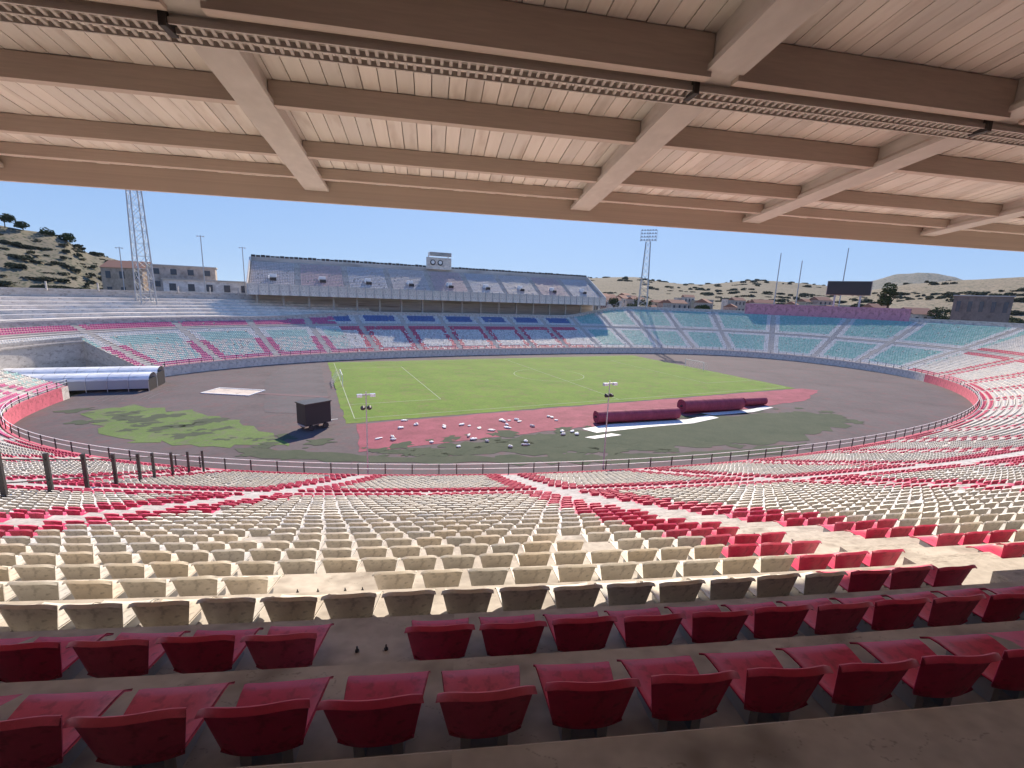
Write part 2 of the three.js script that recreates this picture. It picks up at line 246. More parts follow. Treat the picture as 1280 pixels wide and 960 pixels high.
// ------------------------------------------------------------------ seats
// a low bucket: the sitter faces +z (the field); the shell is one skin with thickness
function shell(fn, nu, nv, th) {
  const P = [], I = [], uv = [], q = (u, v) => V(...fn(u, v)), e = 1e-3, lay = th ? 2 : 1;
  for (let l = 0; l < lay; l++) for (let b = 0; b <= nv; b++) for (let a = 0; a <= nu; a++) {
    const u = a / nu * 2 - 1, v = b / nv, p = q(u, v);
    if (th) { const n = q(Math.min(1, u + e), v).sub(q(Math.max(-1, u - e), v)).cross(q(u, Math.min(1, v + e)).sub(q(u, Math.max(0, v - e)))).normalize(); p.addScaledVector(n, l ? -th : 0); }
    P.push(p.x, p.y, p.z); uv.push(a / nu, v);
  }
  const k = (nu + 1) * (nv + 1), id = (l, a, b) => l * k + b * (nu + 1) + a;
  for (let l = 0; l < lay; l++) for (let b = 0; b < nv; b++) for (let a = 0; a < nu; a++) { const A = id(l, a, b), B = id(l, a + 1, b), C = id(l, a + 1, b + 1), D = id(l, a, b + 1); if (l) I.push(A, C, B, A, D, C); else I.push(A, B, C, A, C, D); }
  if (th) { const ed = (a0, b0, a1, b1) => { I.push(id(0, a0, b0), id(1, a0, b0), id(1, a1, b1), id(0, a0, b0), id(1, a1, b1), id(0, a1, b1)); }; for (let a = 0; a < nu; a++) { ed(a, 0, a + 1, 0); ed(a, nv, a + 1, nv); } for (let b = 0; b < nv; b++) { ed(0, b, 0, b + 1); ed(nu, b, nu, b + 1); } }
  return geo(P, I, uv);
}
const backFn = (u, v) => { // rear wall of the bucket, with a lip that rolls back at the top
  const lip = Math.max(0, v - 0.86) / 0.14, w = 0.165 + 0.055 * Math.min(1, v / 0.86) + 0.012 * lip, vv = Math.min(1, v / 0.86), au = Math.abs(u);
  return [u * w, 0.135 + 0.325 * vv * (1 - 0.15 * au ** 4) - 0.035 * lip * lip + 0.012 * lip, -0.03 - 0.07 * vv + 0.06 * au ** 2.4 * (0.5 + 0.5 * vv) - 0.035 * lip];
};
const panFn = (u, v) => { const au = Math.abs(u), w = 0.165 + 0.05 * v; const fr = Math.max(0, v - 0.8) / 0.2; return [u * w, 0.135 + 0.02 * v + 0.035 * au ** 3 - 0.05 * fr * fr, -0.03 + 0.42 * v - 0.03 * au ** 3 * v]; };
const backG = shell(backFn, 10, 12, 0.012), panG = shell(panFn, 10, 8, -0.012);
const bracketG = mergeGeometries([box(0.05, 0.13, 0.26, -0.09, 0.065, 0.14), box(0.05, 0.13, 0.26, 0.09, 0.065, 0.14), box(0.3, 0.02, 0.06, 0, 0.128, 0.1)]);
const simpleG = mergeGeometries([shell(backFn, 4, 5, 0), shell(panFn, 4, 3, 0)]);
const C = { cream: [0.78, 0.74, 0.67], cream2: [0.70, 0.69, 0.66], red: [0.66, 0.035, 0.12], red2: [0.70, 0.085, 0.18], teal: [0.27, 0.60, 0.54], teal2: [0.46, 0.70, 0.65], white: [0.80, 0.79, 0.77], blue: [0.09, 0.17, 0.44], grey: [0.62, 0.59, 0.58], pink: [0.70, 0.13, 0.32] };
const seatMat = {}; const matFor = (k, n) => seatMat[k + n] ??= std({ map: T.plastic, color: lin(...C[k].map((c, q) => c * [[1, 0.96, 0.9], [0.96, 0.97, 0.98], [1.03, 1.02, 1.0]][n][q])), roughness: 0.5 });
const all = [], boltG = mergeGeometries([new THREE.CylinderGeometry(0.016, 0.016, 0.012, 6).translate(0, 0.006, 0), new THREE.CylinderGeometry(0.007, 0.007, 0.04, 6).translate(0, 0.02, 0)]);
function zoneColour(phi, s, border, top) {
  if (phi > 8 && phi <= 168) return border ? (rnd() < 0.3 ? 'red2' : 'red') : (rnd() < 0.3 ? 'cream2' : 'cream');
  if (phi > -58 && phi <= 8) return border ? 'white' : (rnd() < 0.35 ? 'teal2' : 'teal');
  if (phi > -137 && phi <= -58) { if (s > 20) return border ? 'white' : 'blue'; if (s > 16) return 'red2'; return border ? (rnd() < 0.8 ? 'red2' : 'white') : (rnd() < 0.25 ? 'grey' : 'white'); }
  if (top) return 'pink'; if (s > 12 && s < 18) return border ? 'white' : 'teal2'; return border ? 'pink' : (rnd() < 0.3 ? 'teal2' : 'cream');
}
const PITCH_SEAT = 0.5;
for (let m = 0; m < ROWS; m++) {
  const s = rowS(m); if (CROSS(s)) continue;
  const h = H(s); let acc = rr(0, 0.1);
  for (let ii = -NS / 2; ii < NS / 2; ii++) {
    const i = ((ii % NS) + NS) % NS, A = at(i, s, h), B = at(i + 1, s, h), L = A.distanceTo(B);
    while (acc < L) {
      const f = acc / L, x = A.x + (B.x - A.x) * f, z = A.z + (B.z - A.z) * f; acc += PITCH_SEAT;
      if (s + 0.6 > smax[i] || inGap(i, s - 0.5)) continue;
      const u = U[i] + f * ULEN / NS, sc = L / (ULEN / NS); let da = 1e9; for (const ua of AISLES) { let d = Math.abs(u - ua); d = Math.min(d, ULEN - d); da = Math.min(da, d * sc); }
      if (da < 0.85) continue;
      const top = s > smax[i] - 3.2, border = da < 0.85 + 1.55 || s < 2.6 || (s > 16.2 && s < 17.9) || (s > 20.1 && s < 21.7) || m < 2;
      if (rnd() < 0.018) continue;
      const nx = NX[i] + (NX[(i + 1) % NS] - NX[i]) * f, nz = NZ[i] + (NZ[(i + 1) % NS] - NZ[i]) * f;
      all.push({ x, y: h, z, ry: Math.atan2(-nx, -nz) + rr(-0.03, 0.03), key: zoneColour(PHI[i], s, border, top), m, d: Math.hypot(x - CAM.x, h - CAM.y, z - CAM.z), u: ii >= 0 ? u : u - ULEN });
    }
    acc -= L;
  }
}
// the patches where seats have been taken out and bare bolts are left
const gone = (o) => (o.m === 1 && o.u > -0.7 && o.u < -0.2) || (o.m === 3 && o.u > -1.5 && o.u < -0.6);
const kept = all.filter((o) => !(o.d < 12 && gone(o)));
for (const o of all) if (o.d < 12 && gone(o)) for (const [bx, bz] of [[-0.11, 0.05], [0.11, 0.05], [-0.1, 0.24], [0.1, 0.24]]) { const p = V(bx + rr(-0.02, 0.02), 0, bz).applyAxisAngle(V(0, 1, 0), o.ry), b = mesh('bolt', boltG, M.dark, terrace); b.position.set(o.x + p.x, o.y, o.z + p.z); }
const seen = (o) => { const p = V(o.x, o.y + 0.25, o.z).project(camera); return p.z < 1 && Math.abs(p.x) < 1.06 && Math.abs(p.y) < 1.08 && o.d > 0.9; };
kept.forEach((o) => { o.seen = o.d < 30 && seen(o); });
const near = kept.filter((o) => o.seen).sort((a, b) => a.d - b.d).slice(0, 300); near.forEach((o) => { o.near = true; });
{
  const protos = {}, ORD = ['first', 'second', 'third', 'fourth', 'fifth', 'sixth', 'seventh', 'eighth', 'ninth', 'tenth', 'eleventh', 'twelfth', 'thirteenth', 'fourteenth', 'fifteenth', 'sixteenth', 'seventeenth', 'eighteenth', 'nineteenth', 'twentieth', 'twenty-first', 'twenty-second', 'twenty-third', 'twenty-fourth'];
  const lab = (o) => o.m === 0 ? ['dark red plastic bucket seat in the shaded row beside the concrete walkway edge', 'red seats in the top shaded row'] : o.m === 1 ? ['dark red plastic bucket seat in the second shaded row under the roof', 'red seats in the second shaded row']
    : o.key.startsWith('red') ? (o.m === 2 ? ['red plastic bucket seat at the end of the row where the roof shadow ends', 'red seats at the shadow edge'] : [`bright red seat edging an aisle in the ${ORD[o.m - 3]} sunlit row below the shadow`, `red aisle seats of the ${ORD[o.m - 3]} sunlit row`])
      : o.m === 2 ? ['cream plastic bucket seat in the row where the roof shadow ends', 'cream seats at the shadow edge'] : [`sun-bleached cream plastic seat in the ${ORD[o.m - 3]} sunlit row below the roof shadow`, `cream seats of the ${ORD[o.m - 3]} sunlit row`];
  for (const o of near) {
    const n = Math.floor(hash(o.x * 3.1, o.z * 1.7) * 3), k = o.key + n;
    let g; if (!protos[k]) { g = protos[k] = new THREE.Group(); mesh('seat_pan', panG, matFor(o.key, n), g); mesh('backrest', backG, matFor(o.key, n), g); mesh('bracket', bracketG, M.galv, g); } else g = protos[k].clone();
    g.name = numbered('stadium_seat'); const [l, gr] = lab(o); g.userData = { label: l, category: 'seat', group: gr };
    g.position.set(o.x, o.y, o.z); g.rotation.set(rr(-0.025, 0.025), o.ry, rr(-0.03, 0.03), 'YXZ'); scene.add(g);
  }
  const rest = kept.filter((o) => !o.near), im = new THREE.InstancedMesh(simpleG, std({ map: T.plastic, roughness: 0.55 }), rest.length), d = new THREE.Object3D(), col = new THREE.Color();
  rest.forEach((o, i) => { d.position.set(o.x, o.y, o.z); d.rotation.y = o.ry; d.updateMatrix(); im.setMatrixAt(i, d.matrix); const k = 0.84 + 0.2 * hash(o.x * 1.3, o.z * 2.1); col.setRGB(...C[o.key].map((c) => c * k)); im.setColorAt(i, col); });
  im.name = 'stadium_seat_rows'; sh(im); im.userData = { kind: 'stuff', label: 'thousands of cream, red, teal and blue plastic seats filling the bowl', category: 'seats' }; scene.add(im);
  console.log('seats', near.length, rest.length);
}

// ------------------------------------------------------------------ fence round the field
{
  const fe = thing('field_fence', 'low fence of dark posts and pale rails along the wall round the field', 'fence');
  const postG = box(0.09, 1.15, 0.09, 0, 0.575, 0), idx = [];
  for (let i = 0; i < NS; i++) if (!GAP[i] && !GAP[(i + 1) % NS]) idx.push(i);
  let last = -9; for (const i of idx) { if (U[i] - last < 2.4) continue; last = U[i]; const p = at(i, 0.67, 2.15), o = mesh('post', postG, M.dark, fe); o.position.copy(p); o.rotation.y = Math.atan2(NX[i], NZ[i]); }
  for (const y of [2.75, 3.25]) { const q = new Quads(); for (const i of idx) { const j = i + 1, w = 0.03; q.quad(at(i, 0.6, y), at(j, 0.6, y), at(j, 0.6, y + 0.05), at(i, 0.6, y + 0.05)); q.quad(at(i, 0.6, y + 0.05), at(j, 0.6, y + 0.05), at(j, 0.65, y + 0.05), at(i, 0.65, y + 0.05)); q.quad(at(i, 0.65, y), at(j, 0.65, y), at(j, 0.65, y + 0.05), at(i, 0.65, y + 0.05)); } mesh('rail', q.geo(), M.white, fe); }
}
{ // taller barrier of dark posts that divides the sectors on the near left
  const b = thing('sector_barrier', 'line of tall dark brown posts stepping down between two seat sectors', 'barrier');
  const i0 = Math.round((ULEN - 15) / ULEN * NS); let prev = null;
  for (let k = 0; k < 9; k++) { const s = 25 - k * 2.7, p = at(i0 - Math.round(k * 2.1), s, H(s) - 0.1), o = mesh('post', box(0.16, 2.3, 0.16, 0, 1.15, 0), M.dark, b); o.position.copy(p); if (prev) { for (const y of [1.0, 2.0]) mesh('rail', bar(prev.clone().setY(prev.y + y), p.clone().setY(p.y + y), 0.03), M.dark, b); } prev = p; }
}

// ------------------------------------------------------------------ far stand: upper tier over the lower bowl
{
  const X0 = -74, X1 = 63, up = thing('upper_tier', 'long cantilevered upper tier with a pale parapet over the far lower stand', 'stand');
  const n = 17, t = 0.9, r = 0.53, z0 = -96.6, y0 = 19.9;
  for (let k = 0; k < n; k++) { // stepped rows facing the field
    const z = z0 - t * k, y = y0 + r * k, g = mergeGeometries([box(X1 - X0, r + 0.22, t, (X0 + X1) / 2, y - r / 2 + 0.11 - 0.11, z - t / 2)]);
    const uv = g.attributes.uv; for (let i = 0; i < uv.count; i++) uv.setXY(i, uv.getX(i) * 34, uv.getY(i) * 0.3 + k * 0.13); mesh('step', g, M.concrete, up);
  }
  const zb = z0 - t * n, yb = y0 + r * n;
  const soffit = new Quads(); soffit.quad(V(X0, 17.4, z0 + 0.4), V(X1, 17.4, z0 + 0.4), V(X1, 17.4, -106), V(X0, 17.4, -106), [0, 0, 30, 0, 30, 3, 0, 3]); mesh('soffit', soffit.geo(), M.concrete, up);
  mesh('back_wall', box(X1 - X0, yb + 1.2, 0.4, (X0 + X1) / 2, (yb + 1.2) / 2, zb - 0.2), M.concrete, up);
  mesh('concourse_wall', box(X1 - X0, 8, 0.4, (X0 + X1) / 2, 13.4, -106.2), M.concrete, up);
  mesh('concourse_floor', box(X1 - X0, 0.4, 9, (X0 + X1) / 2, H(26.5) - 0.3, -102), M.concrete, up);
  for (const x of [X0 - 0.25, X1 + 0.25]) { const s = new THREE.Shape([[96.2, 17.3], [96.2, 20.9], [-zb, yb + 1.2], [-zb, 0], [106, 0], [106, 17.3]].map((p) => new THREE.Vector2(p[0], p[1]))); const g = new THREE.ExtrudeGeometry(s, { depth: 0.4, bevelEnabled: false }); g.rotateY(Math.PI / 2); g.translate(x - 0.2, 0, 0); mesh('end_wall', g, M.plaster, up); }
  const panels = 46, w = (X1 - X0) / panels;
  for (let k = 0; k < panels; k++) { const x = X0 + w * (k + 0.5); mesh('parapet_panel', box(w - 0.07, 3.45, 0.22, x, 19.15, z0 + 0.5), M.plaster, up); mesh('parapet_post', box(0.16, 3.9, 0.2, x - w / 2, 19.35, z0 + 0.74), M.galv, up); }
  for (let k = 0; k < 18; k++) { const x = X0 + 2 + (X1 - X0 - 4) * k / 17; mesh('column', box(0.6, 17.3 - H(26.5), 0.8, x, (17.3 + H(26.5)) / 2, -100.4), M.concrete, up); }
  for (let k = 0; k < 92; k++) mesh('rim_rail', box(1.36, 0.5 + 0.5 * hash(k, 3), 0.12, X0 + 0.75 + k * 1.487, yb + 1.5, zb - 0.1), M.dark, up);
  for (let k = 0; k < 9; k++) { const x = X0 + 7 + k * 15.2; mesh('stair_wall', box(0.25, 1.1, 3.2, x - 1.2, y0 + 3.4, z0 - 4.4), M.white, up); mesh('stair_wall', box(2.2, 1.0, 0.25, x, y0 + 3.9, z0 - 5.9), M.white, up); mesh('doorway', box(1.9, 1.9, 0.1, x + 0.1, y0 + 2.2, z0 - 3.55), M.dark, up); }
  // seats of the upper tier
  const d = new THREE.Object3D(), L = [];
  for (let k = 0; k < n - 1; k++) for (let x = X0 + 0.6; x < X1 - 0.5; x += 0.5) { const a = ((x - X0 - 7 + 152) % 15.2); if (a > 6.6 && a < 8.6) continue; if (rnd() < 0.03) continue; L.push([x, y0 + r * k + 0.11, z0 - t * k - 0.62]); }
  const im = new THREE.InstancedMesh(simpleG, std({ map: T.plastic, roughness: 0.6 }), L.length), col = new THREE.Color();
  L.forEach((p, i) => { d.position.set(...p); d.rotation.y = rr(-0.03, 0.03); d.updateMatrix(); im.setMatrixAt(i, d.matrix); const k = rr(0.85, 1), b = Math.floor((p[0] - X0) / 15.2) % 3; col.setRGB(...[[0.82, 0.74, 0.71], [0.76, 0.56, 0.56], [0.72, 0.71, 0.74]][b].map((c) => c * k)); im.setColorAt(i, col); });
  im.name = 'upper_tier_seats'; sh(im); im.userData = { kind: 'stuff' }; up.add(im);
  // scoreboard box standing on the rim
  const sb = thing('scoreboard', 'grey scoreboard box with striped header standing on the far upper rim', 'scoreboard');
  const bx = -8, by = yb + 1.2, bz = zb + 0.6; mesh('cabinet', box(10, 4.6, 1, bx, by + 1.6, bz), M.plaster, sb); mesh('header', box(9, 1.6, 0.8, bx + 0.6, by + 5.2, bz), M.white, sb);
  for (let k = 0; k < 3; k++) mesh('header_stripe', box(8.6, 0.22, 0.06, bx + 0.6, by + 4.75 + k * 0.45, bz + 0.43), M.dark, sb);
  for (const dx of [-2.6, 0.4]) { const g = new THREE.CylinderGeometry(1.1, 1.1, 0.12, 28); g.rotateX(Math.PI / 2); g.translate(bx + dx, by + 1.9, bz + 0.56); mesh('emblem_disc', g, M.dark, sb); const g2 = new THREE.CylinderGeometry(0.7, 0.7, 0.08, 24); g2.rotateX(Math.PI / 2); g2.translate(bx + dx, by + 2.0, bz + 0.66); mesh('emblem_centre', g2, M.white, sb); }
  for (const dx of [-4, 4]) mesh('support', box(0.3, 5.6, 0.3, bx + dx, by + 3, bz - 0.7), M.galv, sb);
}

// ------------------------------------------------------------------ roof over the near stand
{
  const th = 14.1 * Math.PI / 180, n = V(Math.sin(th), 0, -Math.cos(th)), t = V(Math.cos(th), 0, Math.sin(th));
  const D = 9, DE = 1.55, SL = Math.tan(9 * Math.PI / 180);
  const pt = (d, l, dy = 0) => CAM.clone().addScaledVector(n, d).addScaledVector(t, l).add(V(0, DE + (D - d) * SL + dy, 0));
  const roof = thing('stand_roof', 'board-lined canopy roof with concrete rafters above the near seats', 'roof');
  const L0 = -26, L1 = 40, BACK = -7;
  // the plane through pt() is the underside of the beams; the lining lies above them
  const DK = 0.37;
  const bw = 0.2, B0 = -15, cnt = 216;
  const mats = [0, 1, 2, 3].map((k) => std({ map: T.board, color: lin(0.92 + 0.05 * k, 0.92 + 0.045 * k, 0.92 + 0.04 * k), roughness: 0.8 }));
  const rest = [];
  for (let k = 0; k < Math.ceil((L1 - L0) / bw); k++) { const l = L0 + (k + 0.5) * bw, kb = Math.round((l - B0) / bw), A = pt(BACK, l, DK), B = pt(D, l, DK + 0.012 * (hash(k, 9) - 0.5)), g = beam(A, B, bw - 0.011, 0.03), uv = g.attributes.uv, o = hash(k, 4);
    for (let i = 0; i < uv.count; i++) uv.setXY(i, uv.getX(i) * 0.1 + o, uv.getY(i) * 2 + o * 3);
    if (kb >= 0 && kb < cnt) mesh('lining_board', g, mats[Math.floor(hash(k, 2) * 4)], roof); else rest.push(g); }
  mesh('lining_boards_beyond', mergeGeometries(rest), mats[1], roof).userData.kind = 'stuff';
  const slab = new Quads(); { const a = pt(BACK, L0, 0.5), b = pt(BACK, L1, 0.5), c = pt(D, L1, 0.5), e = pt(D, L0, 0.5); slab.quad(a, b, c, e, [0, 0, 20, 0, 20, 5, 0, 5]); } mesh('roof_sheet', slab.geo(), M.steel, roof);
  mesh('fascia', beam(pt(D + 0.04, L0, 0.24), pt(D + 0.04, L1, 0.24), 0.07, 0.5), M.purlin, roof);
  const RAF = [-24.6, -20.2, -15.8, -11.3, -6.9, -2.0, 2.88, 6.65, 11.2, 15.8, 20.4, 25, 29.6, 34.2, 38.8];
  for (const [d, bot] of [[8.5, 0.19], [7.6, 0.14], [6.2, 0.09], [4.62, -0.03], [2.1, -0.06], [0, -0.06], [-2.5, -0.06], [-5, -0.06]]) for (let k = 0; k < RAF.length - 1; k++) { const hh = DK - 0.016 - bot, y = bot + hh / 2; mesh('purlin', beam(pt(d, RAF[k] + 0.15, y), pt(d, RAF[k + 1] - 0.15, y), 0.12, hh), M.purlin, roof); }
  // concrete rafters, deep at the back and shallow at the front edge, with a wider lower flange
  for (const l of RAF) {
    const q = new Quads(), prof = (d) => { const bt = 0.17 - 0.036 * (D - d); return [[-0.14, DK - 0.016], [-0.14, bt + 0.12], [-0.2, bt + 0.06], [-0.2, bt], [0.2, bt], [0.2, bt + 0.06], [0.14, bt + 0.12], [0.14, DK - 0.016]].map(([x, y]) => pt(d, l + x, y)); };
    const ds = [BACK, -3, 1, 3, 5, 7, D - 0.02]; for (let k = 0; k < ds.length - 1; k++) { const a = prof(ds[k]), b = prof(ds[k + 1]); for (let e = 0; e < 7; e++) q.quad(a[e], a[e + 1], b[e + 1], b[e], [ds[k] / 3, e / 5, ds[k] / 3, e / 5 + 0.2, ds[k + 1] / 3, e / 5 + 0.2, ds[k + 1] / 3, e / 5]); }
    const e = prof(D - 0.02); q.quad(e[0], e[1], e[6], e[7]); q.quad(e[2], e[3], e[4], e[5]);
    mesh('rafter', q.geo(), M.steel, roof); mesh('bracket_plate', beam(pt(4.8, l - 0.24, 0.02), pt(4.8, l - 0.18, 0.02), 0.2, 0.24), M.dark, roof);
  }
  // slotted cable ladder hung in front of the deep purlin
  { const P = []; for (const dd of [4.74, 4.86, 4.98]) P.push(beam(pt(dd, L0, -0.05), pt(dd, L1, -0.05), 0.02, 0.05)); for (let l = L0; l < L1; l += 0.085) P.push(beam(pt(4.74, l, -0.05), pt(4.98, l, -0.05), 0.03, 0.03)); mesh('cable_ladder', mergeGeometries(P), M.steel, roof); }
  mesh('cable_bundle', beam(pt(4.86, L0, 0.03), pt(4.86, L1, 0.03), 0.2, 0.06), M.steel, roof);
  // rear wall that carries the roof, behind the walkway
  const w = thing('rear_wall', 'tall concrete wall closing the covered stand behind the walkway', 'wall');
  const a = pt(BACK, L0), b = pt(BACK, L1); mesh('wall', beam(V(a.x, 20, a.z), V(b.x, 20, b.z), 0.4, 14), M.concrete, w);
}

// ------------------------------------------------------------------ floodlight towers
function tower(x, z, base, top, wb, wt, label, turn) {
  const g = thing('floodlight_tower', label, 'tower'), c = [[-1, -1], [1, -1], [1, 1], [-1, 1]]; g.position.set(x, base, z); g.rotation.y = turn;
  const Hh = top - base, P = (k, y) => { const w = (wb + (wt - wb) * y / Hh) / 2; return V(c[k % 4][0] * w, y, c[k % 4][1] * w); };
  for (let k = 0; k < 4; k++) mesh('leg', bar(P(k, 0), P(k, Hh), 0.2, 6, 0.14), M.galv, g);
  const br = [], n = 16; for (let s = 0; s < n; s++) for (let k = 0; k < 4; k++) { const y0 = Hh * s / n, y1 = Hh * (s + 1) / n; br.push(bar(P(k, y0), P(k + 1, y1), 0.05, 4), bar(P(k + 1, y0), P(k, y1), 0.05, 4), bar(P(k, y1), P(k + 1, y1), 0.05, 4)); }
  mesh('bracing', mergeGeometries(br), M.galv, g);
  const hd = mesh('lamp_frame', mergeGeometries([0, 1, 2, 3].map((k) => box(7.4, 0.14, 0.2, 0, Hh + 0.4 + k * 1.5, 0)).concat([-3.6, 0, 3.6].map((a) => box(0.14, 5, 0.2, a, Hh + 2.6, 0)))), M.galv, g);
  for (let a = 0; a < 6; a++) for (let b = 0; b < 4; b++) { const l = new THREE.CylinderGeometry(0.45, 0.28, 0.4, 10); l.rotateX(Math.PI / 2); l.translate(-3 + a * 1.2, Hh + 0.8 + b * 1.4, 0.35); mesh('lamp', l, M.lamp, hd); }
}
tower(-98.3, -88.4, 0, 54, 4.0, 2.2, 'tall lattice floodlight tower beside the hillside, rising behind the roof edge', 0.6);
tower(88, -101, 0, 47, 5.2, 2.0, 'lattice floodlight tower with lamp head behind the far teal seats', -0.8);

// ------------------------------------------------------------------ masts, lamp poles
function pole(name, label, cat, x, z, base, top, r, arm, group) {
  const g = thing(name, label, cat, group); g.position.set(x, base, z); mesh('shaft', bar(V(0, 0, 0), V(0, top - base, 0), r, 8, r * 0.6), M.galv, g);
  if (arm) { mesh('cross_arm', box(arm, 0.14, 0.14, 0, top - base - 0.3, 0), M.galv, g); for (const s of [-1, 1]) mesh('lamp', box(0.5, 0.3, 0.4, s * arm / 2, top - base - 0.35, 0.1), M.lamp, g); } return g;
}
pole('antenna_mast', 'thin antenna mast standing behind the far right rim', 'mast', 185, -105, 0, 49, 0.35, 0, 'antenna masts'); pole('antenna_mast', 'thin antenna mast standing behind the far right rim', 'mast', 192, -97, 0, 45, 0.35, 0, 'antenna masts'); pole('antenna_mast', 'thin antenna mast standing behind the far right rim', 'mast', 202, -80, 0, 51, 0.35, 0, 'antenna masts');
pole('street_lamp', 'slim street lamp behind the left end of the far stand', 'lamp post', -87.4, -108, 0, 35.5, 0.2, 1.6, 'street lamps by the hillside'); pole('street_lamp', 'slim street lamp behind the left end of the far stand', 'lamp post', -77, -118, 0, 33.5, 0.2, 1.6, 'street lamps by the hillside'); pole('street_lamp', 'slim street lamp behind the left end of the far stand', 'lamp post', -112, -120, 0, 31, 0.2, 1.6, 'street lamps by the hillside');
for (const [x, z, top, label] of [[-51.9, 24.2, 9.6, 'slender pole with cross arm and loudspeakers by the fence beside the grass patch'], [-25.6, 29.6, 10.6, 'slender pole with cross arm and loudspeakers by the fence facing the red rolls']]) {
  const g = pole('loudspeaker_pole', label, 'pole', x, z, 0, top, 0.09, 1.3); for (const s of [-1, 1]) { const c = new THREE.CylinderGeometry(0.12, 0.26, 0.45, 12); c.rotateX(Math.PI / 2); c.translate(s * 0.32, top - 1.7, 0.15); mesh('loudspeaker', c, M.dark, g); }
}

// ------------------------------------------------------------------ things on the field
function roll(x0, z0, x1, z1, R, label) { // sheet material wound up: a spiral ribbon with length
  const g = thing('surface_roll', label, 'roll'), L = Math.hypot(x1 - x0, z1 - z0), turns = 7, seg = turns * 26, q = new Quads(), r0 = 0.22, tk = (R - r0) / turns;
  const p = (k, o, e) => { const a = k / seg * turns * 2 * Math.PI, r = r0 + tk * a / (2 * Math.PI) + o * tk * 0.82 - tk * 0.41; return V(r * Math.cos(a + 0.9), R + r * Math.sin(a + 0.9), e * L + (e ? 1 : -1) * 0.05 * hash(Math.floor(a / 6.28), e)); };
  for (let k = 0; k < seg; k++) for (const [a, b] of [[[0, 0], [0, 1]], [[1, 0], [1, 1]], [[0, 0], [1, 0]], [[0, 1], [1, 1]]]) q.quad(p(k, ...a), p(k + 1, ...a), p(k + 1, ...b), p(k, ...b), [k / 40, a[1], (k + 1) / 40, a[1], (k + 1) / 40, b[1] * 3, k / 40, b[1] * 3]);
  mesh('wound_sheet', q.geo(), std({ map: T.red, color: lin(1.25, 1.1, 1.15), roughness: 0.8 }), g); mesh('core_tube', bar(V(0, R, -0.3), V(0, R, L + 0.3), 0.14, 12), M.dark, g);
  g.position.set(x0, 0.03, z0); g.rotation.y = Math.atan2(x1 - x0, z1 - z0); return g;
}
roll(-15, 12.6, 0.5, 14.4, 1.02, 'long dull red roll of track surfacing lying on the white tarpaulin');
roll(4.5, 11.4, 18, 12.6, 1.25, 'thicker dull red roll of track surfacing farther along the red lane');
roll(21.5, 10.6, 27, 11.1, 0.8, 'short dull red roll of track surfacing at the far end of the line');
function tarp(pts, label) { // thin creased sheet lying on the ground
  const s = new THREE.Shape(pts.map((p) => new THREE.Vector2(p[0], -p[1]))), g = new THREE.ExtrudeGeometry(s, { depth: 0.02, bevelEnabled: false, curveSegments: 1 }); g.rotateX(-Math.PI / 2); g.translate(0, 0.01, 0);
  const o = mesh('tarpaulin', g, std({ color: lin(0.72, 0.71, 0.69), roughness: 0.6, map: T.plastic }), null); return tag(o, label, 'tarpaulin');
}
tarp([[-19, 14.8], [-13, 13.9], [2, 15.4], [8, 14.2], [8.6, 16.2], [1, 17.6], [-8, 17.1], [-18, 17.2]], 'white tarpaulin spread on the ground under the long red roll');
tarp([[8, 12.8], [20, 13.4], [26, 12.2], [26.5, 13.6], [19, 15.0], [9, 14.6]], 'narrow white tarpaulin strip under the thicker red roll');
tarp([[-21, 18.6], [-16, 18.2], [-15, 19.3], [-20, 19.6]], 'small loose white sheet on the grass verge');
{ // dark trailer
  const g = thing('equipment_trailer', 'black box trailer on small wheels beside the pitch corner', 'trailer'); g.position.set(-56.8, 0, 2.4); g.rotation.y = 0.5; g.scale.setScalar(1.2);
  mesh('box_body', box(3.2, 2.5, 2.0, 0, 1.95, 0), M.dark, g); mesh('lid', box(3.4, 0.12, 2.2, 0, 3.27, 0), std({ color: lin(0.06, 0.055, 0.05), roughness: 0.4 }), g); mesh('chassis', box(3.6, 0.16, 1.4, 0.1, 0.62, 0), M.galv, g);
  for (const sx of [-0.9, 0.9]) for (const sz of [-0.95, 0.95]) { const c = new THREE.CylinderGeometry(0.34, 0.34, 0.22, 18); c.rotateX(Math.PI / 2); c.translate(sx, 0.34, sz); mesh('wheel', c, M.dark, g); }
  mesh('drawbar', bar(V(1.8, 0.6, 0), V(3.1, 0.45, 0), 0.05), M.galv, g);
}
